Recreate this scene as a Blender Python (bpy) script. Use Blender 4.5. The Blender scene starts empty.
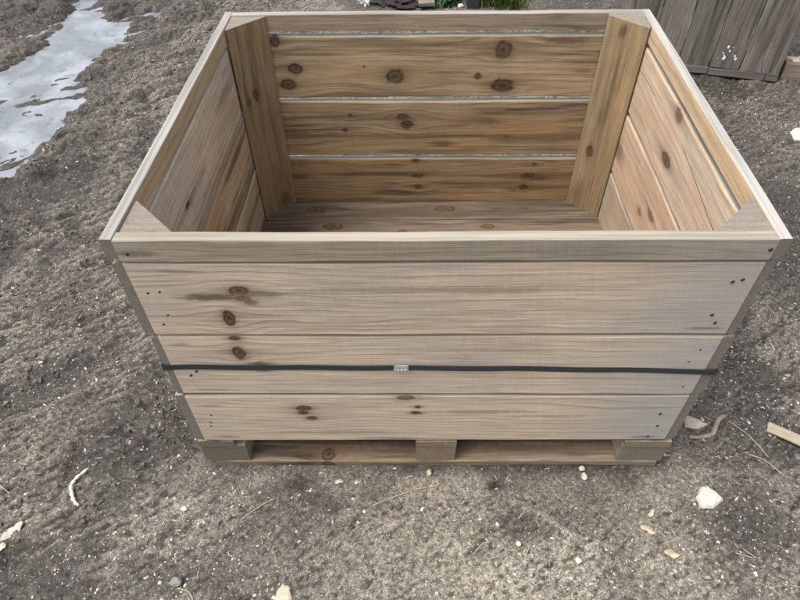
import bpy, math, random
import numpy as np
from mathutils import Vector, Matrix

sc = bpy.context.scene
C = sc.collection
random.seed(7)
rng = np.random.default_rng(11)

# ------------------------------------------------------------------ camera
cam = bpy.data.cameras.new('camera')
cam.sensor_width = 36.0
cam.sensor_fit = 'HORIZONTAL'
cam.lens = 610.0147 / 800 * 36.0
cam.shift_x = -4.7099 / 800
cam.shift_y = 2.4308 / 800
cam.clip_start = 0.05
cam.clip_end = 500
camo = bpy.data.objects.new('camera', cam)
C.objects.link(camo)
_r = Vector((0.99996061, 0.00485955, -0.00742764))
_u = Vector((0.00158027, 0.72597616, 0.68771805))
_f = Vector((-0.00873429, 0.6877027, -0.72593988))
M = Matrix(((_r.x, _u.x, -_f.x, -0.0619), (_r.y, _u.y, -_f.y, -0.8358), (_r.z, _u.z, -_f.z, 1.5372), (0, 0, 0, 1)))
camo.matrix_world = M
sc.camera = camo

# ------------------------------------------------------------------ sky and sun (overcast daylight)
SUN_EL, SUN_AZ = math.radians(64), math.radians(-108)       # azimuth measured from +Y (north) towards +X
w = bpy.data.worlds.new('World')
sc.world = w
w.use_nodes = True
nt = w.node_tree
bg = nt.nodes['Background']
sky = nt.nodes.new('ShaderNodeTexSky')
sky.sky_type = 'NISHITA'
sky.sun_disc = False
sky.sun_elevation = SUN_EL
sky.sun_rotation = SUN_AZ
sky.air_density = 1.0
sky.dust_density = 4.0
hs = nt.nodes.new('ShaderNodeHueSaturation')
hs.inputs['Saturation'].default_value = 0.32
nt.links.new(sky.outputs[0], hs.inputs['Color'])
nt.links.new(hs.outputs[0], bg.inputs['Color'])
bg.inputs['Strength'].default_value = 0.15
sun = bpy.data.lights.new('sun', 'SUN')
sun.energy = 1.45
sun.angle = math.radians(34)
sun.color = (1.0, 0.96, 0.9)
suno = bpy.data.objects.new('sun', sun)
C.objects.link(suno)
sd = Vector((math.sin(SUN_AZ) * math.cos(SUN_EL), math.cos(SUN_AZ) * math.cos(SUN_EL), math.sin(SUN_EL)))
suno.rotation_euler = sd.to_track_quat('Z', 'Y').to_euler()
suno.location = (-4, -2, 6)

sc.view_settings.view_transform = 'Standard'
sc.view_settings.look = 'None'
sc.view_settings.exposure = 0.95
sc.view_settings.gamma = 1.0
sc.view_settings.use_curve_mapping = False


# ------------------------------------------------------------------ node helper
class NT:
    def __init__(s, name):
        s.mat = bpy.data.materials.new(name)
        s.mat.use_nodes = True
        s.t = s.mat.node_tree
        s.p = s.t.nodes['Principled BSDF']
        s.p.inputs['Specular IOR Level'].default_value = 0.25

    def new(s, ty):
        return s.t.nodes.new(ty)

    def put(s, sock, val):
        if hasattr(val, 'is_output') or isinstance(val, bpy.types.NodeSocket):
            s.t.links.new(val, sock)
        else:
            if isinstance(val, (tuple, list)) and len(val) == 3 and len(sock.default_value) == 4:
                val = (*val, 1)
            sock.default_value = val

    def m(s, op, a, b=None, c=None, clamp=False):
        n = s.new('ShaderNodeMath')
        n.operation = op
        n.use_clamp = clamp
        s.put(n.inputs[0], a)
        if b is not None: s.put(n.inputs[1], b)
        if c is not None: s.put(n.inputs[2], c)
        return n.outputs[0]

    def ss(s, x, a, b, lo=0.0, hi=1.0):
        n = s.new('ShaderNodeMapRange')
        n.interpolation_type = 'SMOOTHSTEP'
        s.put(n.inputs[0], x)
        rev = a > b
        if rev: a, b, lo, hi = b, a, hi, lo
        s.put(n.inputs[1], a); s.put(n.inputs[2], b); s.put(n.inputs[3], lo); s.put(n.inputs[4], hi)
        return n.outputs[0]

    def mix(s, f, a, b, mode='MIX'):
        n = s.new('ShaderNodeMix')
        n.data_type = 'RGBA'
        n.blend_type = mode
        s.put(n.inputs[0], f); s.put(n.inputs[6], a); s.put(n.inputs[7], b)
        return n.outputs[2]

    def vec(s, x, y, z):
        n = s.new('ShaderNodeCombineXYZ')
        s.put(n.inputs[0], x); s.put(n.inputs[1], y); s.put(n.inputs[2], z)
        return n.outputs[0]

    def noise(s, v, scale=1.0, detail=2.0, rough=0.5, dist=0.0):
        n = s.new('ShaderNodeTexNoise')
        s.put(n.inputs['Vector'], v)
        n.inputs['Scale'].default_value = scale
        n.inputs['Detail'].default_value = detail
        n.inputs['Roughness'].default_value = rough
        n.inputs['Distortion'].default_value = dist
        return n.outputs[0]

    def uv(s):
        n = s.new('ShaderNodeTexCoord')
        q = s.new('ShaderNodeSeparateXYZ')
        s.t.links.new(n.outputs['UV'], q.inputs[0])
        return q.outputs[0], q.outputs[1]

    def bump(s, h, strength, dist):
        n = s.new('ShaderNodeBump')
        n.inputs['Strength'].default_value = strength
        n.inputs['Distance'].default_value = dist
        s.put(n.inputs['Height'], h)
        s.t.links.new(n.outputs[0], s.p.inputs['Normal'])


_seed = [0.0]


def wood(name, light=(.43, .33, .22), late=(.25, .165, .09), grey=(.30, .28, .255), greyamt=.35, K=55., latestr=.55,
         stain=.25, knots=(), smears=(), cracks=(), saw=.15, rough=.75, darkends=0.0, endtint=None, L=(-.6, .6), warm=None,
         patch=.35, bleach=None):
    """Planed or sawn pine. UV is metres: u along the grain, v across it."""
    _seed[0] += 7.31
    sd_ = _seed[0]
    T = NT(name)
    u, v = T.uv()
    # --- flow of the grain round every knot
    psi = v
    kd = []
    wn = T.noise(T.vec(T.m('MULTIPLY', u, 60), T.m('MULTIPLY', v, 60), sd_), 1, 2)
    for (ku, kv, r, e, st) in knots:
        du = T.m('SUBTRACT', u, ku)
        dv = T.m('SUBTRACT', v, kv)
        q = T.m('ADD', T.m('POWER', T.m('ABSOLUTE', T.m('MULTIPLY', du, 1 / (r * e * 4.6))), 2),
                T.m('POWER', T.m('ABSOLUTE', T.m('MULTIPLY', dv, 1 / (r * 2.7))), 2))
        g = T.m('EXPONENT', T.m('MULTIPLY', q, -1))
        psi = T.m('SUBTRACT', psi, T.m('MULTIPLY', T.m('MULTIPLY', dv, g), .85))
        d = T.m('SQRT', T.m('ADD', T.m('POWER', T.m('ABSOLUTE', T.m('MULTIPLY', du, 1 / (r * e))), 2),
                            T.m('POWER', T.m('ABSOLUTE', T.m('MULTIPLY', dv, 1 / r)), 2)))
        kd.append((T.m('ADD', d, T.m('MULTIPLY', T.m('SUBTRACT', wn, .5), .6)), st, du, dv, r, e))
    wob = T.noise(T.vec(T.m('MULTIPLY', u, 1.6), T.m('MULTIPLY', v, 9), sd_), 1, 3, .5)
    wob2 = T.noise(T.vec(T.m('MULTIPLY', u, 12), T.m('MULTIPLY', v, 30), sd_ + 3), 1, 2, .5)
    h = T.m('ADD', T.m('MULTIPLY', psi, K), T.m('MULTIPLY', wob, K * .085))
    h = T.m('ADD', h, T.m('MULTIPLY', wob2, .28))
    fr = T.m('FRACT', h)
    ring = T.m('MULTIPLY', T.m('POWER', fr, 3.4), T.ss(fr, 1.0, .95))
    # irregular strength from one year to the next
    yr = T.noise(T.vec(T.m('FLOOR', h), sd_, T.m('MULTIPLY', u, .8)), .83, 1)
    ring = T.m('MULTIPLY', ring, T.ss(yr, .3, .65, .25, 1.0))
    fib = T.noise(T.vec(T.m('MULTIPLY', u, 9), T.m('MULTIPLY', v, 900), sd_), 1, 3, .6)
    fib2 = T.noise(T.vec(T.m('MULTIPLY', u, 2.2), T.m('MULTIPLY', v, 130), sd_ + 5), 1, 3, .6)
    col = T.mix(T.m('MULTIPLY', ring, min(1.0, latestr * 1.5)), light, late)
    if warm:
        wm = T.ss(T.noise(T.vec(T.m('MULTIPLY', u, 2.5), T.m('MULTIPLY', v, 12), sd_ + 31), 1, 3, .55), .42, .68)
        col = T.mix(T.m('MULTIPLY', wm, .75), col, warm)
    gn = T.ss(T.noise(T.vec(T.m('MULTIPLY', u, 2.6), T.m('MULTIPLY', v, 13), sd_ + 9), 1, 4, .6), .36, .68)
    col = T.mix(T.m('MULTIPLY', gn, greyamt), col, grey)
    fibm = T.ss(fib, .25, .75)
    col = T.mix(.85, col, T.mix(fibm, (.62, .61, .60), (1.34, 1.34, 1.34)), 'MULTIPLY')
    # short dark resin ducts and pores
    po = T.noise(T.vec(T.m('MULTIPLY', u, 42), T.m('MULTIPLY', v, 700), sd_ + 51), 1, 2, .5)
    col = T.mix(T.m('MULTIPLY', T.ss(po, .66, .76), .45), col, (.10, .072, .05))
    col = T.mix(.55, col, T.mix(fib2, (.5, .5, .5), (1.5, 1.5, 1.5)), 'MULTIPLY')
    # blotches
    pn = T.noise(T.vec(T.m('MULTIPLY', u, 7), T.m('MULTIPLY', v, 26), sd_ + 12), 1, 4, .65)
    col = T.mix(patch, col, T.mix(pn, (.4, .4, .4), (1.6, 1.6, 1.6)), 'MULTIPLY')
    if stain >= .5:
        bn = T.noise(T.vec(T.m('MULTIPLY', u, 1.4), T.m('MULTIPLY', psi, 30), sd_ + 61), 1, 4, .6)
        col = T.mix(T.m('MULTIPLY', T.ss(bn, .47, .64), .62), col, tuple(c * .8 for c in late))
    # mouldy dark streaks following the grain
    if stain > 0:
        sn = T.noise(T.vec(T.m('MULTIPLY', u, 3.0), T.m('MULTIPLY', psi, 48), sd_ + 17), 1, 5, .68)
        sn2 = T.noise(T.vec(T.m('MULTIPLY', u, 3.2), T.m('MULTIPLY', v, 8), sd_ + 19), 1, 2, .5)
        smask = T.m('MULTIPLY', T.ss(sn, .46, .72), T.ss(sn2, .38, .6))
        col = T.mix(T.m('MULTIPLY', smask, stain * 1.5, clamp=True), col, (.05, .036, .025))
    if endtint:
        a = T.ss(u, L[1] - .34, L[1] - .02)
        b = T.ss(u, L[0] + .13, L[0] + .0)
        e2 = T.m('MULTIPLY', T.m('MAXIMUM', T.m('MULTIPLY', a, endtint[1]), T.m('MULTIPLY', b, endtint[0])),
                 T.ss(pn, .25, .6, .45, 1.0))
        col = T.mix(e2, col, (.31, .297, .28))
    # saw marks across the grain
    sw = T.noise(T.vec(T.m('ADD', T.m('MULTIPLY', u, 260), T.m('MULTIPLY', v, 40)), T.m('MULTIPLY', v, 6), sd_ + 23), 1, 2, .5)
    col = T.mix(saw, col, T.mix(sw, (.45, .45, .45), (1.5, 1.5, 1.5)), 'MULTIPLY')
    if bleach:
        bz, bc = bleach
        bm_ = T.m('MULTIPLY', T.ss(v, bz - .001, bz + .0015), T.ss(T.m('ADD', T.m('MULTIPLY', fib2, .5), T.m('MULTIPLY', pn, .5)), .25, .5, .6, 1.0))
        col = T.mix(bm_, col, T.mix(T.ss(T.m('ADD', T.m('MULTIPLY', wob, .35), T.m('MULTIPLY', fib2, .65)), .36, .62), tuple(c * .45 for c in bc), tuple(c * .74 for c in bc)))
    # smears
    for (su, sv, ru, rv, st) in smears:
        d = T.m('SQRT', T.m('ADD', T.m('POWER', T.m('ABSOLUTE', T.m('MULTIPLY', T.m('SUBTRACT', u, su), 1 / ru)), 2),
                            T.m('POWER', T.m('ABSOLUTE', T.m('MULTIPLY', T.m('SUBTRACT', v, sv), 1 / rv)), 2)))
        d = T.m('ADD', d, T.m('MULTIPLY', T.m('SUBTRACT', fib2, .5), 1.1))
        d = T.m('ADD', d, T.m('MULTIPLY', T.m('SUBTRACT', wn, .5), .6))
        col = T.mix(T.m('MULTIPLY', T.ss(d, 1.0, .25), st), col, (.085, .058, .042))
    # knots
    hb = T.m('ADD', T.m('MULTIPLY', fib, .5), T.m('MULTIPLY', ring, -.35))
    for d, st, du, dv, r, e in kd:
        tl = T.m('EXPONENT', T.m('MULTIPLY', T.m('ADD', T.m('POWER', T.m('ABSOLUTE', T.m('MULTIPLY', dv, 1 / (r * 1.0))), 2),
                                                  T.m('MULTIPLY', T.m('ABSOLUTE', du), 1 / (r * (e + 2.2)))), -1))
        tl = T.m('MULTIPLY', tl, T.ss(fib2, .3, .62))
        col = T.mix(T.m('MULTIPLY', tl, 1.1 * st, clamp=True), col, (.10, .058, .033))
        halo = T.ss(d, 2.4, .8)
        col = T.mix(T.m('MULTIPLY', halo, .4 * st), col, (.17, .098, .054))
        rg = T.m('MULTIPLY_ADD', T.m('SINE', T.m('MULTIPLY_ADD', d, 10, T.m('MULTIPLY', fib2, 7))), .32, .5)
        kc = T.mix(rg, (.060, .036, .023), (.135, .082, .048))
        kc = T.mix(T.m('MULTIPLY', T.ss(wn, .44, .58), T.ss(d, .75, .1)), kc, (.028, .018, .013))
        rim = T.m('MULTIPLY', T.ss(d, .66, .92), T.ss(wn, .62, .42, .35, 1.0))
        kc = T.mix(rim, kc, (.030, .019, .013))
        col = T.mix(T.m('MULTIPLY', T.ss(d, 1.3, .8), min(1.0, st)), col, kc)
        hb = T.m('ADD', hb, T.m('MULTIPLY', T.ss(d, 1.1, .7), -.8 * st))
    # drying cracks
    for (u0, u1, v0, sl) in cracks:
        lv = T.m('MULTIPLY_ADD', T.m('SUBTRACT', u, u0), sl, v0)
        lv = T.m('ADD', lv, T.m('MULTIPLY', T.m('SUBTRACT', wob2, .5), .006))
        dd = T.m('ABSOLUTE', T.m('SUBTRACT', v, lv))
        inn = T.m('MULTIPLY', T.ss(u, u0, u0 + .04), T.ss(u, u1, u1 - .04))
        cm = T.m('MULTIPLY', T.ss(dd, .0016, .0005), inn)
        col = T.mix(cm, col, (.02, .014, .01))
        hb = T.m('SUBTRACT', hb, T.m('MULTIPLY', cm, 2.0))
    T.t.links.new(col, T.p.inputs['Base Color'])
    T.put(T.p.inputs['Roughness'], T.ss(fib2, 0, 1, rough - .1, rough + .15))
    T.bump(T.m('ADD', hb, T.m('MULTIPLY', sw, saw)), .55, .0016)
    return T.mat


def endgrain(name, light=(.26, .215, .16), dark=(.13, .10, .068), cx=.03, cy=-.04, R=230., greyc=(.2, .185, .165), g=.4):
    _seed[0] += 5.7
    T = NT(name)
    u, v = T.uv()
    d = T.m('SQRT', T.m('ADD', T.m('POWER', T.m('ABSOLUTE', T.m('SUBTRACT', u, cx)), 2), T.m('POWER', T.m('ABSOLUTE', T.m('SUBTRACT', v, cy)), 2)))
    n1 = T.noise(T.vec(T.m('MULTIPLY', u, 30), T.m('MULTIPLY', v, 30), _seed[0]), 1, 3)
    fr = T.m('FRACT', T.m('ADD', T.m('MULTIPLY', d, R), T.m('MULTIPLY', n1, 2.2)))
    col = T.mix(T.m('POWER', fr, 2), light, dark)
    n2 = T.noise(T.vec(T.m('MULTIPLY', u, 260), T.m('MULTIPLY', v, 260), _seed[0]), 1, 4, .75)
    n2 = T.ss(n2, .25, .75)
    col = T.mix(T.m('MULTIPLY', n1, g * 1.6, clamp=True), col, greyc)
    col = T.mix(.5, col, T.mix(n2, (.5, .5, .5), (1.45, 1.45, 1.45)), 'MULTIPLY')
    T.t.links.new(col, T.p.inputs['Base Color'])
    T.p.inputs['Roughness'].default_value = .9
    T.bump(T.m('ADD', n2, T.m('MULTIPLY', fr, .3)), .6, .0015)
    return T.mat


def plain(name, col, rough=.6, metal=0.0, var=.25, scale=60., bump=.3, bd=.002, spec=.3):
    T = NT(name)
    n = T.new('ShaderNodeTexCoord')
    a = T.noise(n.outputs['Object'], scale, 4, .6)
    b = T.noise(n.outputs['Object'], scale * .22, 3, .6)
    c = T.mix(var, (*col, 1), T.mix(a, (.1, .1, .1), (2, 2, 2)), 'MULTIPLY')
    c = T.mix(var * .8, c, T.mix(b, (.2, .2, .2), (1.8, 1.8, 1.8)), 'MULTIPLY')
    T.t.links.new(c, T.p.inputs['Base Color'])
    T.p.inputs['Metallic'].default_value = metal
    T.p.inputs['Specular IOR Level'].default_value = spec
    T.put(T.p.inputs['Roughness'], T.ss(b, .2, .8, max(.02, rough - .12), min(1, rough + .12)))
    T.bump(a, bump, bd)
    return T.mat


# ------------------------------------------------------------------ object helpers
def wloc(o):
    p = Vector((0, 0, 0))
    while o is not None:
        p = p + o.location
        o = o.parent
    return p


def thing(name, label, cat, loc, group=None):
    o = bpy.data.objects.new(name, None)
    o.empty_display_size = .1
    C.objects.link(o)
    o.location = loc
    o['label'] = label
    o['category'] = cat
    if group: o['group'] = group
    return o


def mesh_obj(name, verts, faces, mats, parent=None, uvs=None, fm=None, smooth=False, origin=None):
    """verts in world space; the object's origin goes to its centre (or origin)."""
    V = np.array(verts, dtype=float)
    c = V.mean(axis=0) if origin is None else np.array(origin, float)
    me = bpy.data.meshes.new(name)
    me.from_pydata((V - c).tolist(), [], faces)
    if not isinstance(mats, (list, tuple)): mats = [mats]
    for mt in mats: me.materials.append(mt)
    if fm is not None: me.polygons.foreach_set('material_index', fm)
    if uvs is not None:
        ul = me.uv_layers.new(name='grain')
        ul.data.foreach_set('uv', np.array(uvs, dtype=np.float32).ravel())
    if smooth: me.polygons.foreach_set('use_smooth', [True] * len(me.polygons))
    me.update()
    o = bpy.data.objects.new(name, me)
    C.objects.link(o)
    if parent is not None:
        o.parent = parent
        o.location = Vector(c) - wloc(parent)
    else:
        o.location = c
    return o


def tag(o, label=None, cat=None, group=None, kind=None):
    if label: o['label'] = label
    if cat: o['category'] = cat
    if group: o['group'] = group
    if kind: o['kind'] = kind
    return o


def shear(x, y):
    """the old crate stands slightly out of square"""
    s = y / 1.034
    return x + s * (.0132 + (x + .6) / 1.2 * .0093)


def board(name, parent, mats, O, U, V, N, u0, u1, v0, v1, th, cham=.0035, segs=14, wob=.0008, fn=None, topcham=None, seed=0,
          sk=True, endwob=0.0):
    """a sawn board: visible face in the plane O+uU+vV, thickness th away from N; UV u = along the grain, v = across it"""
    O, U, V, N = (np.array(a, float) for a in (O, U, V, N))
    tc = topcham if topcham is not None else cham
    sec = [(v0 + cham, 0), (v1 - tc, 0), (v1 - tc * .3, -tc * .3), (v1, -tc), (v1, -th + tc), (v1 - tc * .3, -th + tc * .3), (v1 - tc, -th),
           (v0 + cham, -th), (v0 + cham * .3, -th + cham * .3), (v0, -th + cham), (v0, -cham), (v0 + cham * .3, -cham * .3)]
    n = len(sec)
    r = random.Random(seed + hash((round(u0, 3), round(v0, 3), round(u1, 3))) % 1000)
    verts, faces, uvs, fm = [], [], [], []
    ph = [r.uniform(0, 6.28) for _ in range(6)]
    for i in range(segs + 1):
        u = u0 + (u1 - u0) * i / segs
        top = wob * (math.sin(u * 9 + ph[0]) + .6 * math.sin(u * 23 + ph[1])) + r.uniform(-.4, .4) * wob
        bot = wob * (math.sin(u * 8 + ph[2]) + .6 * math.sin(u * 27 + ph[3])) + r.uniform(-.4, .4) * wob
        bow = wob * (math.sin(u * 3.5 + ph[4]))
        for (v, nn) in sec:
            f = (v - v0) / (v1 - v0)
            uu = u
            if i in (0, segs) and endwob: uu = u + r.uniform(-endwob, endwob)
            p = O + uu * U + (v + top * f + bot * (1 - f)) * V + (nn + bow) * N
            if sk: p[0] = shear(p[0], p[1])
            verts.append(p)
    for i in range(segs):
        ua = u0 + (u1 - u0) * i / segs
        ub = u0 + (u1 - u0) * (i + 1) / segs
        for j in range(n):
            k = (j + 1) % n
            faces.append((i * n + j, i * n + k, (i + 1) * n + k, (i + 1) * n + j))
            a, b = sec[j], sec[k]
            va, vb = a[0] - a[1], b[0] - b[1]
            uvs += [(ua, va), (ua, vb), (ub, vb), (ub, va)]
            fm.append(0)
    faces.append(tuple(range(n))[::-1])
    uvs += [(s[0], s[1]) for s in sec][::-1]
    fm.append(1)
    faces.append(tuple(segs * n + j for j in range(n)))
    uvs += [(s[0], s[1]) for s in sec]
    fm.append(1)
    # winding: make it consistent with the frame's handedness
    if np.dot(np.cross(U, V), N) < 0:
        nf, nu, q = [], [], 0
        for f in faces:
            nf.append(tuple(reversed(f)))
            nu += list(reversed(uvs[q:q + len(f)]))
            q += len(f)
        faces, uvs = nf, nu
    faces2, uv2, q = [], [], 0
    for f in faces:                       # base winding above is inward: flip
        faces2.append(tuple(reversed(f)))
        uv2 += list(reversed(uvs[q:q + len(f)]))
        q += len(f)
    o = mesh_obj(name, verts, faces2, mats, parent, uv2, fm)
    return o


M_nail = plain('rusty_nail', (.035, .028, .026), .6, .4, .4, 300)
_nailmesh = {}


def nail(parent, p, axis, r=.0032):
    """a nail head, 1 mm proud of the wood; p world, axis 'y-','x-'..."""
    key = (axis, r)
    n = 8
    d = {'-y': (0, -1, 0), '+y': (0, 1, 0), '-x': (-1, 0, 0), '+x': (1, 0, 0), 'dl': (.7071, -.7071, 0), 'dr': (-.7071, -.7071, 0)}[axis]
    if key not in _nailmesh:
        D = Vector(d)
        A = D.orthogonal().normalized()
        B = D.cross(A)
        vs = []
        for z, rr in ((-.004, 1), (.0005, 1), (.0011, .7)):
            for i in range(n):
                a = 6.2832 * i / n
                vs.append(tuple(D * z + (A * math.cos(a) * 1.25 + B * math.sin(a) * .85) * r * rr))
        fs = []
        for q in range(2):
            for i in range(n):
                fs.append((q * n + i, q * n + (i + 1) % n, (q + 1) * n + (i + 1) % n, (q + 1) * n + i))
        fs.append(tuple(2 * n + i for i in range(n)))
        fs.append(tuple(range(n))[::-1])
        me = bpy.data.meshes.new('nail')
        me.from_pydata(vs, [], fs)
        me.materials.append(M_nail)
        _nailmesh[key] = me
    o = bpy.data.objects.new('nail', _nailmesh[key])
    C.objects.link(o)
    o.parent = parent
    o.location = Vector(p) - wloc(parent)
    return o


# ------------------------------------------------------------------ ground height
def _hash(ix, iy, s):
    h = (ix.astype(np.int64) * 374761393 + iy.astype(np.int64) * 668265263 + s * 974634777) & 0xffffffff
    h = ((h ^ (h >> 13)) * 1274126177) & 0xffffffff
    h = h ^ (h >> 16)
    return (h & 0xffff) / 65535.0


def vnoise(x, y, s=0):
    ix, iy = np.floor(x), np.floor(y)
    fx, fy = x - ix, y - iy
    fx = fx * fx * fx * (fx * (fx * 6 - 15) + 10)
    fy = fy * fy * fy * (fy * (fy * 6 - 15) + 10)
    a, b = _hash(ix, iy, s), _hash(ix + 1, iy, s)
    c, d = _hash(ix, iy + 1, s), _hash(ix + 1, iy + 1, s)
    return (a + (b - a) * fx) * (1 - fy) + (c + (d - c) * fx) * fy - .5


def fbm(x, y, f, o, s=0, g=.5):
    r = 0
    a = 1.
    for i in range(o):
        c_, s_ = math.cos(i * .7 + .3), math.sin(i * .7 + .3)
        r = r + a * vnoise((x * c_ - y * s_) * f + i * 13.7, (x * s_ + y * c_) * f - i * 5.1, s + i)
        a *= g
        f *= 2.03
    return r


def ridged(x, y, f, o, s=0):
    r = 0
    a = 1.
    for i in range(o):
        c_, s_ = math.cos(i * 1.1), math.sin(i * 1.1)
        n = vnoise((x * c_ - y * s_) * f + i * 3.7, (x * s_ + y * c_) * f - i * 9.1, s + i)
        r = r + a * (1 - np.abs(n) * 4)
        a *= .5
        f *= 2.1
    return r


def billow(x, y, f, o, s=0):
    r = 0
    a = 1.
    for i in range(o):
        c_, s_ = math.cos(i * 1.3 + .2), math.sin(i * 1.3 + .2)
        r = r + a * np.sqrt(vnoise((x * c_ - y * s_) * f + i * 3.7, (x * s_ + y * c_) * f - i * 9.1, s + i) ** 2 + .0009) * 4
        a *= .5
        f *= 1.9
    return r


def sstep(x, a, b):
    t = np.clip((x - a) / (b - a), 0, 1)
    return t * t * (3 - 2 * t)


PUD = np.array([(-1.76, 1.33), (-1.69, 1.67), (-1.75, 2.05), (-1.80, 2.5), (-1.78, 2.83), (-1.70, 3.15), (-1.95, 3.12), (-2.12, 3.45), (-2.30, 3.5),
                (-2.22, 2.95), (-2.25, 2.68), (-2.40, 2.42), (-2.5, 2.1), (-2.5, 1.9), (-2.5, 1.6), (-2.4, 1.3), (-2.0, 1.25)])


def polysd(x, y, P):
    d = np.full(x.shape, 1e9)
    ins = np.zeros(x.shape, bool)
    n = len(P)
    for i in range(n):
        ax, ay = P[i]
        bx, by = P[(i + 1) % n]
        ex, ey = bx - ax, by - ay
        t = np.clip(((x - ax) * ex + (y - ay) * ey) / (ex * ex + ey * ey), 0, 1)
        d = np.minimum(d, np.hypot(x - ax - t * ex, y - ay - t * ey))
        c_ = ((ay > y) != (by > y)) & (x < (bx - ax) * (y - ay) / (by - ay + 1e-12) + ax)
        ins ^= c_
    return np.where(ins, -d, d)


def gauss(x, y, cx, cy, rx, ry, a=0.0):
    c_, s_ = math.cos(a), math.sin(a)
    u = ((x - cx) * c_ + (y - cy) * s_) / rx
    v = (-(x - cx) * s_ + (y - cy) * c_) / ry
    return np.exp(-(u * u + v * v))


WATER = -.019


def rx0(x, y): return (x * .81 + y * .59) * .7
def ry0(x, y): return (-x * .59 + y * .81) * 1.5


def roughness_zone(x, y):
    """0 smooth trodden dirt, 1 churned mud"""
    left = sstep(x, -.55, -1.0)
    farleft = sstep(x, -.9, -1.5) * sstep(y, .2, 1.2)
    right = sstep(x, .75, 1.15) * .45
    return np.clip(.13 + left * .38 + farleft * .35 + right * .6 + gauss(x, y, -.72, .25, .22, .35) * .5, 0, 1.1)


def height(x, y):
    x = np.asarray(x, float)
    y = np.asarray(y, float)
    Z = roughness_zone(x, y)
    wx = x + .05 * fbm(x, y, 3, 2, 41)
    wy = y + .05 * fbm(x, y, 3, 2, 47)
    big = fbm(wx, wy, 1.6, 2, 1) * .035
    c_, s_ = math.cos(.55), math.sin(.55)
    rx, ry = wx * c_ + wy * s_, -wx * s_ + wy * c_
    lump = fbm(rx * .65, ry * 1.6, 5, 4, 5, .5) * .055
    rid = (ridged(rx * .5, ry * 1.5, 4.0, 3, 9) - .6) * .008
    wx2 = rx * .62 + .03 * fbm(x, y, 9, 3, 141)
    wy2 = ry * 1.35 + .03 * fbm(x, y, 9, 3, 151)
    bil = (billow(wx2, wy2, 8, 3, 111) - .85) * .0135 * (1 + .7 * sstep(x, -.8, -1.3))
    fine = fbm(rx * .8, ry * 1.25, 30, 4, 21, .55) * .012
    grit = np.maximum(fbm(x, y, 130, 2, 31, .6), 0) * .0075
    cl = np.maximum(fbm(x, y, 55, 2, 37) - .12, 0) * .035      # clods
    h = Z * (big * .8 + lump + rid + bil + cl * .6) + fine * (.26 + .85 * Z) + grit * .35 + .002
    # diagonal ruts at the left
    rut = gauss(x, y, -1.18, .27, .34, .045, .75) + gauss(x, y, -1.0, -.02, .02, .09, 0) * .8
    h = h - rut * .028
    h = h + gauss(x, y, -.98, .62, .22, .25) * .012
    h = h + (gauss(x, y, -.3, -.012, .2, .014) + gauss(x, y, .3, -.014, .22, .012)) * .007 * (1 + 2 * fbm(x, y, 20, 3, 211))
    # heel-print dents
    h = h - gauss(x, y, .93, .42, .07, .035, -.6) * .02 - gauss(x, y, .80, .47, .04, .05, -.6) * .014
    h = h - gauss(x, y, -.35, -.05, .05, .02) * .006
    # long ridge of light earth in front
    h = h + gauss(x, y, .305, -.165, .15, .012, -.62) * .006
    # trodden flat round and below the crate
    dx = np.maximum(np.abs(x - .01) - .66, 0)
    dy = np.maximum(np.abs(y - .517) - .56, 0)
    cr = np.exp(-(np.hypot(dx, dy) / .05) ** 2)
    h = h * (1 - cr) + cr * (-.004 + fbm(x, y, 30, 2, 3) * .002)
    h = h - .003 * sstep(np.hypot(x, y), .2, .8) * 0
    # puddle
    sd_ = polysd(x, y, PUD) + fbm(rx0(x, y), ry0(x, y), 5, 5, 61, .6) * .09
    inside = sstep(sd_, .03, -.05)
    h = h * (1 - .72 * inside) - inside * .031 + inside * np.maximum(ridged(rx * .5, ry, 9, 3, 71) - 1.38, 0) * .05
    slick = gauss(x, y, -2.42, 2.45, .16, .3) + gauss(x, y, -1.66, 3.2, .10, .04)
    h = h - .02 * slick
    lim = WATER + .005
    out = sstep(polysd(x, y, PUD), .05, .12) * (1 - np.clip(slick * 2, 0, 1))
    h = h * (1 - out) + out * (lim + .5 * ((h - lim) + np.sqrt((h - lim) ** 2 + .00003)))
    # rougher, rising ground behind
    h = h + sstep(y, 2.9, 3.6) * (fbm(x, y, 6, 3, 81) * .05 + .01)
    return h


def H1(x, y):
    return float(height(np.array([x]), np.array([y]))[0])


# ground sheet: fine where the picture looks, growing coarser to the horizon
def axis(a, b, step, far, g=1.35, stepf=None):
    mid = []
    t = a
    while t < b:
        mid.append(t)
        t += step if stepf is None else stepf(t)
    lo, s_ = [], step
    t = a
    while t > -far:
        s_ *= g
        t -= s_
        lo.append(t)
    hi, s_ = [], (step if stepf is None else stepf(b))
    t = mid[-1]
    while t < far:
        s_ *= g
        t += s_
        hi.append(t)
    return np.array(lo[::-1] + mid + hi)


gx = axis(-2.95, 2.65, .0072, 120)
gy = axis(-.55, 3.7, .0045, 120, stepf=lambda t: .0048 if t < .3 else (.0065 if t < 1.2 else .010))
X, Y = np.meshgrid(gx, gy)
fx, fy = X.ravel(), Y.ravel()
Hh = height(fx, fy)
far = sstep(np.hypot(fx, fy - 1.5), 4, 9)
Hh = Hh * (1 - far) + far * (.0 + fbm(fx, fy, .3, 3, 5) * .12)
nx, ny = len(gx), len(gy)
co = np.empty((nx * ny, 3), np.float32)
co[:, 0], co[:, 1], co[:, 2] = fx, fy, Hh
idx = np.arange(nx * ny, dtype=np.int32).reshape(ny, nx)
quads = np.stack([idx[:-1, :-1], idx[:-1, 1:], idx[1:, 1:], idx[1:, :-1]], -1).reshape(-1, 4)
me = bpy.data.meshes.new('ground')
me.vertices.add(nx * ny)
me.vertices.foreach_set('co', co.ravel())
nq = len(quads)
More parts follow.
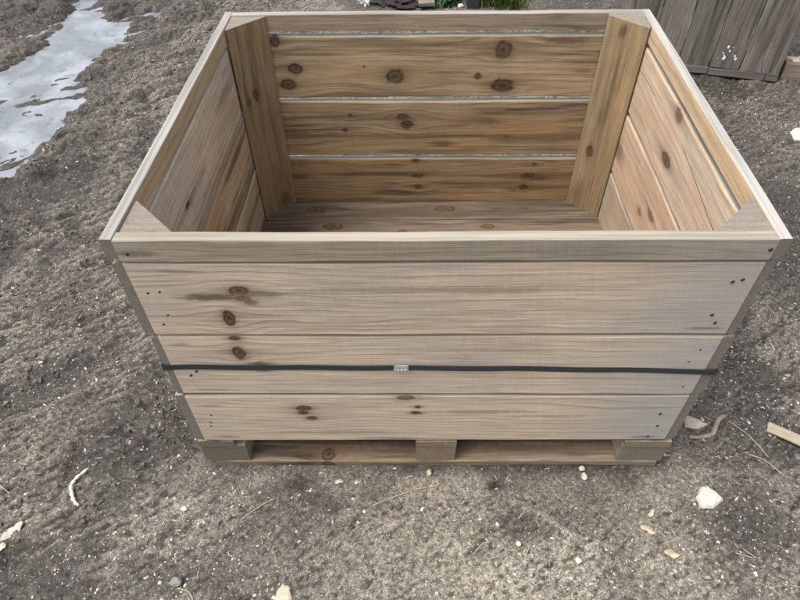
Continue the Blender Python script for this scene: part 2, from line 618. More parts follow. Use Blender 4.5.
me.loops.add(nq * 4)
me.loops.foreach_set('vertex_index', quads.ravel())
me.polygons.add(nq)
me.polygons.foreach_set('loop_start', np.arange(nq, dtype=np.int32) * 4)
me.polygons.foreach_set('loop_total', np.full(nq, 4, np.int32))
me.polygons.foreach_set('use_smooth', np.ones(nq, bool))
# where the soil is wet, and where dry sawdust and chaff lie; the wet mask also paints contact and crevice shade
damp_shade = (.8 * sstep(fbm(fx, fy, 2.6, 5, 91, .62), .0, .34) * (.45 + .55 * np.maximum(sstep(fx, -.5, -.9), sstep(fx, .7, 1.0)))
        + gauss(fx, fy, 1.28, 1.05, .28, .42, -.35) * .95 + gauss(fx, fy, 1.5, 1.9, .3, .4) * .35
        + gauss(fx, fy, .80, -.17, .14, .13) * .95 + .22 * sstep(fx, -.7, -1.1) + .25 * sstep(fx, .7, 1.0) * sstep(fy, .6, .9) + gauss(fx, fy, -1.2, .27, .30, .07, .7) * .8
        + gauss(fx, fy, -.76, .08, .12, .12) * .45 + gauss(fx, fy, .22, -.21 + .03, .05, .04) * .6
        + gauss(fx, fy, -.35, -.05, .05, .03) * .8 + gauss(fx, fy, .17, -.06, .03, .02) * .9
        + gauss(fx, fy, -.65, -.31, .12, .05) * .7 + gauss(fx, fy, -.98, .0, .05, .12) * .5
        + sstep(fy, 3.0, 3.25) * sstep(fx, -.6, -.3) * .55
        + sstep(np.maximum(np.abs(fx - .01) - .62, 0) + np.maximum(np.abs(fy - .517) - .517, 0), .05, .0) * .6  # contact shade under and round the crate, painted into the soil
        + sstep(polysd(fx, fy, PUD) + fbm(fx, fy, 3, 3, 61) * .2, .45, .02) * .38
        + sstep(Hh, -.004, -.014) * .4)
smo = height(fx + .012, fy) + height(fx - .012, fy) + height(fx, fy + .012) + height(fx, fy - .012)
curv = Hh - smo / 4                                           # hollows darkened for moisture and painted crevice shade, crests lightened as dry earth
damp_shade = damp_shade + sstep(curv, -.0001, -.0018) * .95 + gauss(fx, fy, 1.22, .95, .25, .3, -.35) * .4
damp_shade = np.clip(damp_shade, 0, 1)
chaff = (.34 * sstep(fbm(fx, fy, 3.1, 5, 191, .62), .02, .42)
         + gauss(fx, fy, -.9, .62, .22, .3) * .55 + gauss(fx, fy, .93, .5, .22, .3) * .65 + gauss(fx, fy, -1.1, 1.9, .5, .6) * .25
         + gauss(fx, fy, .31, -.165, .17, .018, -.62) * .8 + gauss(fx, fy, .21, -.215, .05, .03) * 1.0
         + gauss(fx, fy, .2, -.3, .4, .1) * .6 + .25 * sstep(fy, .1, -.1) + gauss(fx, fy, .1, -.1, .3, .08) * .3 + gauss(fx, fy, .9, -.3, .15, .1) * .3
         - gauss(fx, fy, -.3, -.1, .2, .06) * .3)
chaff = np.clip(chaff + sstep(curv, .0008, .004) * .38, 0, 1)
for nm, arr in (('damp_shade', damp_shade), ('chaff', chaff)):
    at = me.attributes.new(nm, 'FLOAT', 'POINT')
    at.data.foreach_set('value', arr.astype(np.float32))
me.update(calc_edges=True)
ground = bpy.data.objects.new('ground', me)
C.objects.link(ground)
tag(ground, 'churned grey brown mud and trodden dirt with scattered chips', kind='structure')

T = NT('mud')
tc = T.new('ShaderNodeTexCoord').outputs['Object']
def attr(T, n):
    a = T.new('ShaderNodeAttribute')
    a.attribute_name = n
    return a.outputs['Fac']
dp, cf = attr(T, 'damp_shade'), attr(T, 'chaff')
n1 = T.noise(tc, 9, 6, .65)
n2 = T.noise(tc, 45, 6, .7)
n3 = T.noise(tc, 260, 4, .7)
n4 = T.noise(tc, 2.2, 4, .6)
base = T.mix(T.ss(n1, .32, .68), (.060, .053, .046), (.175, .157, .135))
base = T.mix(T.m('MULTIPLY', T.ss(n4, .4, .62), .35), base, (.185, .155, .122))
base = T.mix(T.m('MULTIPLY', T.ss(n2, .48, .66), .6), base, (.058, .050, .043))
cfm = T.m('MULTIPLY', cf, T.ss(T.m('ADD', T.m('MULTIPLY', n2, .6), T.m('MULTIPLY', n3, .4)), .36, .62))
base = T.mix(T.m('MULTIPLY', cfm, .85), base, (.36, .33, .268))
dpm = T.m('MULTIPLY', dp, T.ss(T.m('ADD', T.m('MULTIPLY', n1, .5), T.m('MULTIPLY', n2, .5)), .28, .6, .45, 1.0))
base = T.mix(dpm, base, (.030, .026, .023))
base = T.mix(.9, base, T.mix(T.ss(n3, .3, .7), (.6, .6, .6), (1.42, 1.42, 1.42)), 'MULTIPLY')
n5 = T.noise(tc, 95, 5, .7)
base = T.mix(.8, base, T.mix(T.ss(n5, .33, .66), (.5, .49, .48), (1.55, 1.55, 1.55)), 'MULTIPLY')
# tiny pale chips and grit
vo = T.new('ShaderNodeTexVoronoi')
vo.inputs['Scale'].default_value = 150
vo.inputs['Randomness'].default_value = 1
T.t.links.new(tc, vo.inputs['Vector'])
q = T.new('ShaderNodeSeparateColor')
T.t.links.new(vo.outputs['Color'], q.inputs[0])
vd = T.m('ADD', vo.outputs['Distance'], T.m('MULTIPLY', T.m('SUBTRACT', n3, .5), .5))
spk = T.m('MULTIPLY', T.ss(vd, .30, .2), T.m('GREATER_THAN', q.outputs[0], .82))
spk = T.m('MULTIPLY', spk, T.ss(n1, .35, .55, .3, 1.0))
base = T.mix(T.m('MULTIPLY', spk, .8), base, T.mix(q.outputs[1], (.30, .26, .2), (.55, .51, .45)))
vo2 = T.new('ShaderNodeTexVoronoi')
vo2.inputs['Scale'].default_value = 330
T.t.links.new(tc, vo2.inputs['Vector'])
q2 = T.new('ShaderNodeSeparateColor')
T.t.links.new(vo2.outputs['Color'], q2.inputs[0])
base = T.mix(.55, base, T.mix(q2.outputs[0], (.45, .44, .43), (1.6, 1.6, 1.6)), 'MULTIPLY')
T.t.links.new(base, T.p.inputs['Base Color'])
T.put(T.p.inputs['Roughness'], T.ss(dpm, .2, 1.0, .9, .34))
hh = T.m('ADD', T.m('MULTIPLY_ADD', n5, .5, T.m('MULTIPLY', n2, .9)), T.m('ADD', T.m('MULTIPLY', n3, .35), T.m('MULTIPLY', q2.outputs[0], .12)))
T.bump(T.m('ADD', hh, T.m('MULTIPLY', spk, .15)), .85, .0055)
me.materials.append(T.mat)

# water: a thin milky puddle lying in the hollow
T = NT('puddle_water')
tc = T.new('ShaderNodeTexCoord').outputs['Object']
a = T.noise(tc, 3.5, 3, .5, .8)
b = T.noise(tc, 14, 6, .68, .8)
col = T.mix(T.ss(a, .35, .7), (.15, .165, .182), (.27, .29, .315))
col = T.mix(T.m('MULTIPLY', T.ss(b, .5, .72), .75), col, (.10, .095, .09))
T.t.links.new(col, T.p.inputs['Base Color'])
T.p.inputs['Roughness'].default_value = .06
T.p.inputs['IOR'].default_value = 1.33
T.p.inputs['Specular IOR Level'].default_value = .5
T.bump(a, .03, .003)
wp = [(-3.4, .9), (-1.35, .9), (-1.35, 3.9), (-3.4, 3.9)]
o = mesh_obj('puddle', [(x, y, WATER) for x, y in wp], [(0, 1, 2, 3)], T.mat)
tag(o, 'pale blue milky puddle lying in the mud', kind='structure')

# ------------------------------------------------------------------ the crate
D, HT, ZB, TH, RB, S1, S2 = 1.034, .820, .133, .023, .769, .557, .339
crate = thing('wooden_crate', 'large open pine crate on a pallet with black strap round it', 'crate', (0.01, .517, 0))
EG = endgrain('board_end_grain', cx=.3, cy=-.15, R=260)
EG2 = endgrain('board_end_grain_side', (.20, .172, .132), (.075, .06, .044), cx=.12, cy=-.1, R=260, g=.55)
GAP = .008
levels = [(ZB, S2 - GAP), (S2, S1 - GAP), (S1, RB - GAP * .8)]   # bottom, middle, upper plank

front_rail = wood('front_rail_pine', (.30, .245, .175), (.17, .128, .085), (.23, .205, .172), .6, 75, .4, .12, saw=.28, endtint=(.3, .5), patch=.45,
                  smears=[(-.565, .79, .05, .012, .55), (-.09, .757, .02, .006, .5)], bleach=(HT - .001, (.47, .425, .34)))
front_mats = [
    # bottom, middle, upper
    wood('front_bottom_pine', bleach=(S2-.009, (.42, .36, .28)), warm=(.50, .385, .275), light=(.53, .42, .31), late=(.21, .15, .10), grey=(.34, .305, .26), greyamt=.6, K=60, latestr=.75, stain=.12, endtint=(.25, .95),
         knots=[(-.322, .282, .010, 1.9, .95), (-.325, .262, .008, 1.5, .9), (-.307, .238, .008, 1.6, .9), (-.072, .325, .009, 2.2, .75),
                (-.043, .285, .0055, 1.2, 1), (-.048, .26, .007, 1.8, .9)],
         smears=[(.10, .262, .17, .010, .45), (-.55, .29, .05, .01, .35), (.5, .28, .12, .008, .3), (.28, .245, .2, .006, .35), (-.2, .17, .25, .006, .3), (-.54, .15, .05, .01, .5), (.54, .145, .05, .01, .5), (-.1, .142, .12, .006, .45)]),
    wood('front_middle_pine', bleach=(S1 - .009, (.45, .39, .30)), warm=(.50, .385, .275), light=(.54, .43, .32), late=(.25, .18, .12), grey=(.35, .315, .27), greyamt=.6, K=52, latestr=.5, stain=.06, endtint=(.12, .85),
         knots=[(-.437, .492, .021, .62, 1), (-.436, .541, .007, 1.7, .9)],
         smears=[(-.395, .445, .045, .026, .8), (-.56, .52, .03, .008, .35), (.3, .40, .3, .005, .3), (.15, .50, .25, .007, .25), (-.53, .353, .1, .005, .5)]),
    wood('front_upper_pine', bleach=(RB - .008, (.40, .35, .27)), warm=(.50, .385, .275), light=(.525, .415, .31), late=(.21, .152, .102), grey=(.345, .31, .265), greyamt=.6, K=62, latestr=.65, stain=.08, endtint=(.18, .8),
         knots=[(-.433, .609, .021, .58, 1), (-.397, .690, .012, 1.5, .85), (-.392, .667, .008, 2.0, .55), (-.38, .655, .007, 2.0, .5)],
         smears=[(-.46, .671, .09, .015, .85), (-.36, .68, .07, .013, .6), (-.5, .741, .06, .004, .6), (-.03, .69, .42, .014, .42), (.1, .60, .3, .006, .3), (-.2, .575, .2, .005, .3), (.55, .575, .06, .007, .5)]),
]
# --- front (face at y=0, looks towards -y)
fo = board('top_rail', crate, [front_rail, EG], (0, -.003, 0), (1, 0, 0), (0, 0, 1), (0, -1, 0), -.6, .6, RB, HT, TH + .003, .002, 24, .0007)
fb = []
for k, (z0, z1) in enumerate(levels):
    yy = (0, .0015, .0)[k]
    fb.append(board('side_plank', crate, [front_mats[k], EG], (0, yy, 0), (1, 0, 0), (0, 0, 1), (0, -1, 0), -.6, .6, z0, z1, TH, .0022, 24, .0009, topcham=.0045))
nl = {3: [(-.581, .788), (.592, .795)],
      2: [(-.577, .683), (-.553, .686), (-.556, .619), (-.573, .590), (.557, .71), (.574, .716), (.551, .616), (.566, .592)],
      1: [(-.548, .426), (-.564, .411), (.566, .504), (.555, .462), (.573, .368)],
      0: [(-.556, .25), (-.564, .218), (-.568, .199), (.553, .254), (.552, .150), (.562, .20)]}
for k, L_ in nl.items():
    b_ = fo if k == 3 else fb[k]
    for (x, z) in L_: nail(b_, (x, -.0035 if k == 3 else 0.0015 * (k == 1), z), '-y', .0034)

# --- back (visible face is the inner one at y = D-TH, looks towards -y)
back_mats = [
    wood('back_bottom_pine', bleach=(S2 - .0155, (.58, .54, .46)), light=(.34, .235, .13), late=(.12, .072, .038), grey=(.22, .18, .13), greyamt=.35, K=62, latestr=.8, stain=.75, warm=(.36, .205, .085), patch=.55,
         knots=[(-.06, .317, .008, 1.6, 1), (-.052, .252, .008, 2.6, .9), (-.048, .203, .009, 1.2, 1), (.345, .252, .009, 2.4, 1), (.334, .203, .010, 1.6, 1),
                (.36, .30, .006, 1.2, .9)],
         smears=[(-.2, .26, .25, .012, .7), (.38, .24, .08, .012, .75), (-.5, .25, .1, .02, .6), (.15, .31, .2, .01, .4)]),
    wood('back_middle_pine', bleach=(S1 - .0155, (.58, .54, .46)), light=(.36, .255, .15), late=(.13, .082, .044), grey=(.22, .18, .13), greyamt=.4, K=50, latestr=.75, stain=.6, warm=(.36, .215, .095), patch=.5,
         knots=[(-.10, .485, .013, 1.6, .95), (-.088, .458, .015, 1.3, 1), (-.276, .492, .006, 1, .9), (-.295, .439, .007, 1.2, .95), (.25, .41, .006, 1.3, .6)],
         smears=[(.03, .385, .07, .02, .7), (-.35, .44, .12, .006, .6), (.3, .50, .2, .007, .5), (.4, .36, .2, .008, .5)]),
    wood('back_upper_pine', bleach=(RB - .015, (.58, .54, .46)), light=(.42, .31, .19), late=(.16, .10, .055), grey=(.26, .215, .15), greyamt=.35, K=44, latestr=.7, stain=.5, warm=(.38, .26, .14), patch=.45,
         knots=[(-.124, .629, .022, 1.25, .95), (.206, .711, .026, .95, .9), (.215, .596, .022, 1.5, 1), (-.464, .603, .018, 1.3, .9), (-.435, .654, .017, 1.2, 1),
                (-.485, .742, .022, .55, 1), (.135, .627, .009, 1, .95), (-.22, .66, .004, 1, .6)],
         smears=[(.393, .74, .11, .014, .75), (-.37, .70, .12, .008, .6), (.46, .645, .05, .008, .6), (.05, .64, .12, .006, .5)]),
]
back_rail = wood('back_rail_pine', (.29, .22, .15), (.18, .125, .08), (.2, .17, .135), .4, 70, .6, .45, patch=.5, bleach=(HT - .001, (.46, .43, .38)))
IB = D - TH
board('top_rail', crate, [back_rail, EG], (0, IB - .002, 0), (1, 0, 0), (0, 0, 1), (0, -1, 0), -.6, .6, RB + .002, HT, TH + .002, .002, 24, .0007, seed=5)
for k, (z0, z1) in enumerate(levels):
    board('side_plank', crate, [back_mats[k], EG], (0, IB, 0), (1, 0, 0), (0, 0, 1), (0, -1, 0), -.6, .6, z0 + .001, z1 - .006, TH, .003, 24, .0009, topcham=.006, seed=9)

# --- left and right (boards run along y; inner faces at x=-.6 / +.6)
left_mats = [
    wood('left_bottom_pine', bleach=(S2 - .008, (.42, .38, .32)), light=(.48, .37, .255), late=(.23, .16, .1), grey=(.36, .31, .255), greyamt=.6, K=60, latestr=.5, stain=.5, saw=.5, L=(0, 1)),
    wood('left_middle_pine', bleach=(S1 - .008, (.42, .38, .32)), light=(.50, .375, .25), late=(.22, .145, .085), grey=(.38, .32, .26), greyamt=.6, K=55, latestr=.6, stain=.7, saw=.4, L=(0, 1), smears=[(.75, .5, .22, .02, .75), (.5, .38, .3, .03, .5)],
         warm=(.42, .26, .13)),
    wood('left_upper_pine', bleach=(RB - .007, (.42, .38, .32)), light=(.54, .42, .31), late=(.25, .175, .12), grey=(.44, .37, .315), greyamt=.7, K=48, latestr=.45, stain=.35, saw=.6, L=(0, 1), knots=[(.34, .638, .006, 2.2, 1)],
         smears=[(.55, .575, .3, .012, .4), (.8, .68, .15, .03, .4)]),
]
right_mats = [
    wood('right_bottom_pine', bleach=(S2 - .008, (.42, .38, .32)), light=(.42, .31, .21), late=(.24, .155, .09), grey=(.30, .27, .23), greyamt=.6, K=60, latestr=.5, stain=.4, L=(0, 1)),
    wood('right_middle_pine', bleach=(S1 - .008, (.42, .38, .32)), light=(.50, .355, .245), late=(.33, .20, .12), grey=(.36, .31, .26), greyamt=.3, K=34, latestr=.7, stain=.15, L=(0, 1), warm=(.46, .30, .19),
         knots=[(.52, .455, .011, 2.4, .55), (.60, .41, .009, 2.0, .5)], smears=[(.9, .43, .10, .055, .65)], cracks=[(.50, .62, .46, .05)]),
    wood('right_upper_pine', bleach=(RB - .007, (.42, .38, .32)), light=(.50, .38, .275), late=(.33, .215, .14), grey=(.39, .345, .295), greyamt=.4, K=30, latestr=.8, stain=.08, L=(0, 1), warm=(.49, .32, .2),
         knots=[(.56, .742, .015, 1.6, .6), (.545, .622, .016, 2.0, .8)], cracks=[(.12, .50, .66, .12), (.72, .95, .70, -.03)]),
]
rail_l = wood('left_rail_pine', (.43, .31, .18), (.26, .17, .095), (.29, .25, .2), .4, 40, .6, .25, L=(0, 1), warm=(.42, .29, .15), bleach=(HT - .001, (.42, .405, .375)))
rail_r = wood('right_rail_pine', (.50, .355, .215), (.34, .22, .12), (.37, .32, .26), .25, 34, .7, .12, L=(0, 1), warm=(.48, .32, .17), bleach=(HT - .001, (.52, .50, .46)))
for sgn, rl, ms in ((-1, rail_l, left_mats), (1, rail_r, right_mats)):
    N_ = (-sgn, 0, 0)
    board('top_rail', crate, [rl, EG2], (sgn * .6005, 0, 0), (0, 1, 0), (0, 0, 1), N_, -.001 if sgn < 0 else -.002, D, RB + .004, HT + .0005, TH, .002, 20, .0008, seed=11)
    for k, (z0, z1) in enumerate(levels):
        off = ((.6015, .6005, .6012), (.6008, .6004, .6005))[sgn > 0][k]
        tk = ((.0245, .0145, TH), (TH, .0255, .0205))[sgn > 0][k]
        board('side_plank', crate, [ms[k], EG2], (sgn * off, 0, 0), (0, 1, 0), (0, 0, 1), N_, .002 + .002 * (k == 0), D - .002, z0 + .001, z1 - .003, tk, .003, 20, .0014,
              topcham=.0055, seed=13 + k)

# --- corner posts: triangular fillets of sawn timber
def post(cx, cy, sx, sy, mat, top, rough_top=False, leg=.10, z0=.1425):
    """right-angle corner at (cx,cy), legs towards sx / sy"""
    verts, faces, uvs, fm = [], [], [], []
    segs = 12
    c = .004
    pts = [(0, 0), (leg - c, 0), (leg - c * .2, c * .9), (c * .9, leg - c * .2), (0, leg - c)]
    r = random.Random(int(cx * 100 + cy * 10))
    for i in range(segs + 1):
        z = z0 + (top - z0) * i / segs
        for j, (a, b) in enumerate(pts):
            zz = z
            if i == segs and rough_top and j in (2, 3): zz = z - .004
            x, y = cx + sx * a, cy + sy * b
            verts.append((shear(x, y), y, zz))
    n = len(pts)
    vv = [0, leg, leg + .004, leg + .004 + leg * 1.38, leg * 2.5, leg * 3.5]
    flip = sx * sy > 0
    for i in range(segs):
        za, zb = z0 + (top - z0) * i / segs, z0 + (top - z0) * (i + 1) / segs
        for j in range(n):
            k = (j + 1) % n
            f = [i * n + j, i * n + k, (i + 1) * n + k, (i + 1) * n + j]
            q_ = [(za, vv[j]), (za, vv[j + 1]), (zb, vv[j + 1]), (zb, vv[j])]
            if not flip: f, q_ = f[::-1], q_[::-1]
            faces.append(tuple(f)); uvs += q_; fm.append(0)
    f = [j for j in range(n)]
    q_ = [pts[j] for j in f]
    if flip: f, q_ = f[::-1], q_[::-1]
    faces.append(tuple(f)); uvs += q_; fm.append(1)
    f = [segs * n + j for j in range(n)]
    q_ = [pts[j] for j in range(n)]
    if not flip: f, q_ = f[::-1], q_[::-1]
    faces.append(tuple(f)); uvs += q_; fm.append(1)
    return mesh_obj('corner_post', verts, faces, [mat, EGP], crate, uvs, fm)


EGP = endgrain('post_end_grain', (.32, .265, .20), (.20, .155, .115), cx=.05, cy=.35, R=55, greyc=(.19, .175, .155), g=.8)
# v on the diagonal face runs .104 .. .242, middle .173
pm_l = wood('left_post_pine', (.27, .19, .108), (.15, .10, .052), (.18, .145, .1), .35, 26, .5, .35, patch=.6, rough=.6, warm=(.26, .165, .08),
            knots=[(.60, .185, .010, 1.7, .9), (.585, .215, .007, 1.5, .8)], smears=[(.42, .14, .25, .012, .4), (.18, .15, .05, .03, .7), (.70, .17, .16, .008, .35)])
pm_r = wood('right_post_pine', (.285, .205, .115), (.15, .10, .052), (.19, .15, .105), .35, 24, .5, .4, patch=.6, rough=.6, warm=(.28, .18, .09),
            knots=[(.375, .15, .012, 1.6, .95)], smears=[(.785, .165, .035, .020, .95), (.6, .175, .24, .012, .5), (.2, .14, .10, .03, .55)])
pm_f = wood('front_post_pine', (.33, .26, .17), (.2, .14, .08), (.24, .21, .17), .5, 30, .5, .4)
e_ = .0012
pl = post(-.6 + e_, IB - e_, 1, -1, pm_l, HT - .004)
pr_ = post(.6 - e_, IB - e_, -1, -1, pm_r, HT - .001, True)
post(-.6 + e_, TH + e_, 1, 1, pm_f, HT - .006)
post(.6 - e_, TH + e_, -1, 1, pm_f, HT - .003)
for (x, z) in ((-.553, .795), (-.546, .64)):
    nail(pl, (shear(x, .96), IB - .1 + (x + .6) + .0035, z), 'dl', .004)
for (x, z) in ((.553, .39), (.545, .375)):
    nail(pr_, (shear(x, .96), IB - .1 + (.6 - x) + .0035, z), 'dr', .004)

# --- floor boards
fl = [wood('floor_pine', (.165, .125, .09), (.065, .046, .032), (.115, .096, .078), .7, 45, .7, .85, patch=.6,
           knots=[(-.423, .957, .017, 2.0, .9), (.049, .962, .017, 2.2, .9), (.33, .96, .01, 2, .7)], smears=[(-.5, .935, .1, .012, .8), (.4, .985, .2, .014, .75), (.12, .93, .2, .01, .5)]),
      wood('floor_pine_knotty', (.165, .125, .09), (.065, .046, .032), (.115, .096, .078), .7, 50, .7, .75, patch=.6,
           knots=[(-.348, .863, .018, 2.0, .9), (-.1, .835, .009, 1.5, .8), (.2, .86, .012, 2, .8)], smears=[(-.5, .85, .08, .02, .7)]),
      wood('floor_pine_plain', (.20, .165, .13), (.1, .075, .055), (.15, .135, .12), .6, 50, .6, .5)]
yb = IB - .001
for i in range(9):
    y1 = yb - .004
    y0 = y1 - (.104 if i < 8 else .085)
    board('floor_plank', crate, [fl[0] if i == 0 else fl[1] if i == 1 else fl[2], EG], (0, 0, .142), (1, 0, 0), (0, 1, 0), (0, 0, 1), -.598, .598, y0, y1, .016, .0025, 10, .0009, seed=i)
    yb = y0

# --- pallet below
blk = wood('pallet_block_side', (.28, .215, .14), (.17, .115, .07), (.22, .2, .17), .6, 60, .6, .5)
blkeg = [endgrain('block_end_left', (.175, .14, .098), (.07, .05, .034), cx=-.52, cy=.2, R=95, g=.45, greyc=(.13, .12, .105)),
         endgrain('block_end_mid', (.25, .18, .11), (.09, .058, .034), cx=.055, cy=.05, R=120, g=.3),
         endgrain('block_end_right', (.205, .16, .108), (.08, .057, .037), cx=.545, cy=.03, R=110, g=.4)]
bx = [(-.622, -.500), (-.046, .060), (.500, .622)]
for j, (x0, x1) in enumerate(bx):
    for (y0, y1) in ((.002, .1), (.46, .575), (D - .1, D - .002)):
        board('pallet_block', crate, [blk, blkeg[j]], (0, 0, .0995), (0, 1, 0), (1, 0, 0), (0, 0, 1), y0, y1, x0, x1, .0775, .003, 4, .0008, seed=j, endwob=.0006)
    board('stringer', crate, [blk, blkeg[j]], (0, 0, .1255), (0, 1, 0), (1, 0, 0), (0, 0, 1), -.001, D, x0 - (.002 if j != 2 else 0), x1 - (.028 if j == 0 else .0), .0255, .002, 8, .0008,
          seed=j + 20, endwob=.001)
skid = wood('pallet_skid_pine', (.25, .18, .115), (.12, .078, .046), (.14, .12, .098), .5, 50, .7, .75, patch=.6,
            knots=[(-.289, .022, .017, 1.15, 1)], smears=[(.22, .04, .2, .018, .85), (-.05, .05, .15, .015, .8), (.4, .02, .06, .01, .6), (0, .085, .9, .06, 1.0), (-.45, .03, .12, .02, .7)])  # long inner smear puts the shade of the pallet recess into the colour
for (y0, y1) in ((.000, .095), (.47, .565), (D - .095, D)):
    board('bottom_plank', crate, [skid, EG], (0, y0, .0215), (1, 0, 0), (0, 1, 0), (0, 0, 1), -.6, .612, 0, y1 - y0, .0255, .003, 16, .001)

# --- strap round the crate
M_strap = plain('black_strap_plastic', (.022, .025, .03), .42, 0, .3, 90, .15, .0006, spec=.45)
zs = lambda x: .4413 - .0075 * x - .025 * max(x, 0) ** 2
path = []
E_ = .0015
for i in range(25):
    x = -.6175 + 1.246 * i / 24
    path.append((x, -E_ - (.0022 if abs(x) > .615 else 0) + .0010 * math.sin(i * 1.3), zs(x)))
for i in range(1, 12): path.append((.6285 + .022 * i / 12, D * i / 12, zs(.6) - .002))
for i in range(13):
    x = .6505 - 1.2535 * i / 12
    path.append((x, D + E_, .44 - .01 * (x + .6)))
for i in range(1, 12): path.append((-.603 - .0145 * i / 12, D * (1 - i / 12), .446))
hw, tt = .0085, .0006
V_, F_ = [], []
n = len(path)
for i, p in enumerate(path):
    a, b = Vector(path[(i - 1) % n]), Vector(path[(i + 1) % n])
    t_ = (b - a); t_.z = 0; t_.normalize()
    nn = Vector((t_.y, -t_.x, 0))
    for dz, s_ in ((-hw, 1), (hw, 1), (hw, -1), (-hw, -1)):
        V_.append(Vector(p) + nn * tt * s_ + Vector((0, 0, dz)))
for i in range(n):
    k = (i + 1) % n
    for j in range(4):
        l = (j + 1) % 4
        F_.append((i * 4 + j, k * 4 + j, k * 4 + l, i * 4 + l))
strap = mesh_obj('strap', V_, F_, M_strap, crate)
M_seal = plain('galvanised_seal', (.62, .66, .66), .32, .85, .2, 200, .3, .0006, spec=.5)
sv, sf = [], []
sx0, sx1, nS = -.098, -.066, 16
zc = zs(-.08)
for i in range(nS + 1):
    x = sx0 + (sx1 - sx0) * i / nS
    cr_ = .0007 * (1 if (i // 2) % 2 else -1)
    for (yy_, zz_) in ((-.0034 + cr_, -.0100), (-.0052 + cr_, -.004), (-.0040 - cr_, 0), (-.0052 + cr_, .004), (-.0034 + cr_, .0100), (-.0008, .0104), (-.0008, -.0104)):
        sv.append((x, yy_, zc + zz_))
for i in range(nS):
    for j in range(7):
        l = (j + 1) % 7
        sf.append((i * 7 + j, i * 7 + l, (i + 1) * 7 + l, (i + 1) * 7 + j))
sf += [tuple(range(7))[::-1], tuple(nS * 7 + j for j in range(7))]
mesh_obj('strap_seal', sv, sf, M_seal, strap)

# ------------------------------------------------------------------ weathered crate behind at the right
ga = dict(late=(.06, .05, .041), grey=(.165, .152, .135), greyamt=.55, K=70, latestr=.6, patch=.55, rough=.85)
old_m = [wood('weathered_board_%s' % n_, (l_ * 1.1, l_ * .98, l_ * .85), stain=st_, saw=.1, knots=kn, cracks=ck, L=(0, .7), **ga)
         for n_, l_, st_, kn, ck in (
             ('a', .205, .5, (), [(.0, .14, .075, .22), (.12, .7, .108, .03)]), ('b', .15, .55, (), ()), ('c', .15, .5, [(.25, .25, .02, 1.5, .5)], ()),
             ('d', .19, .4, [(.16, .43, .012, 2, .6)], ()), ('e', .15, .5, (), ()))]
EGO = endgrain('weathered_end_grain', (.19, .175, .155), (.09, .08, .07), g=.5, greyc=(.2, .19, .175))
oc_o = np.array((1.838, 2.180))
dirU = np.array((-.9676, .2526))
perp = np.array((.2526, .9676))
oc = thing('weathered_crate', 'old grey crate of upright weathered boards with white droppings', 'crate', (1.55, 2.6, 0))
pos = 0.0
wid = [.196, .15, .155, .15, .15]
def P2(a, b): return oc_o + dirU * a + perp * b
for i, wd in enumerate(wid):
    a0, a1 = pos + .003, pos + wd - .004
    base_p = P2(0, 0)
    lean = .0
    board('upright_board', oc, [old_m[i], EGO], (base_p[0], base_p[1], 0), (0, 0, 1), (dirU[0], dirU[1], 0), (-perp[0], -perp[1], 0),
          .052 + .004 * (i % 2), .70 + .01 * (i % 3), a0, a1, .022, .002, 16, .0015, seed=i + 40, sk=False, endwob=.002)
    pos += wd
TW = pos
battn = wood('weathered_batten', (.14, .13, .115), stain=.5, **ga)
# bottom batten in lengths, then the other three walls, floor and feet
q0 = 0.0
for ln in (.062, .28, .30, .155):
    bp = P2(0, -.003)
    board('bottom_batten', oc, [battn, EGO], (bp[0], bp[1], 0), (dirU[0], dirU[1], 0), (0, 0, 1), (-perp[0], -perp[1], 0), q0 + .002, q0 + ln - .003, .014, .051, .024, .002, 6, .0015,
          seed=int(q0 * 100), sk=False)
    q0 += ln
for b0, inward, nm in ((0.0, 1, 'r'), (TW, -1, 'l')):
    for k in range(4):
        st = P2(b0, .03)
        nrm = -dirU if inward == 1 else dirU
        board('end_board', oc, [old_m[(k + 1) % 5], EGO], (st[0], st[1], 0), (perp[0], perp[1], 0), (0, 0, 1), (nrm[0], nrm[1], 0), .0, .72, .055 + k * .16, .205 + k * .16, .02, .002, 8, .001,
              seed=k, sk=False)
for k in range(4):
    st = P2(0, .78)
    board('back_board', oc, [old_m[(k + 2) % 5], EGO], (st[0], st[1], 0), (dirU[0], dirU[1], 0), (0, 0, 1), (-perp[0], -perp[1], 0), .0, TW, .055 + k * .16, .205 + k * .16, .02, .002, 8, .001,
          seed=k + 7, sk=False)
for k in range(5):
    st = P2(0, .03 + k * .145)
    board('floor_board', oc, [old_m[k], EGO], (st[0], st[1], .062), (dirU[0], dirU[1], 0), (perp[0], perp[1], 0), (0, 0, 1), .02, TW - .02, 0, .14, .018, .002, 6, .001, seed=k, sk=False)
for a in (.05, TW / 2 - .04, TW - .13):
    st = P2(a, .025)
    board('runner', oc, [battn, EGO], (st[0], st[1], .043), (perp[0], perp[1], 0), (dirU[0], dirU[1], 0), (0, 0, 1), 0, .74, 0, .08, .055, .002, 4, .001, seed=int(a * 90), sk=False)


def blob(c, r, seed, sq=(1, 1, 1), sub=2, amp=.3, freq=1.6):
    import bmesh
    bm = bmesh.new()
    bmesh.ops.create_icosphere(bm, subdivisions=sub, radius=1)
    from mathutils import noise
    vs, fs = [], []
    for v in bm.verts:
        d = 1 + amp * noise.noise(v.co * freq + Vector((seed * 3.1, seed * 1.7, 0))) + amp * .4 * noise.noise(v.co * freq * 3.1 + Vector((seed, 0, 5)))
        p = v.co * d
        vs.append((c[0] + p.x * r * sq[0], c[1] + p.y * r * sq[1], c[2] + p.z * r * sq[2]))
    fs = [tuple(v.index for v in f.verts) for f in bm.faces]
    bm.free()
    return vs, fs


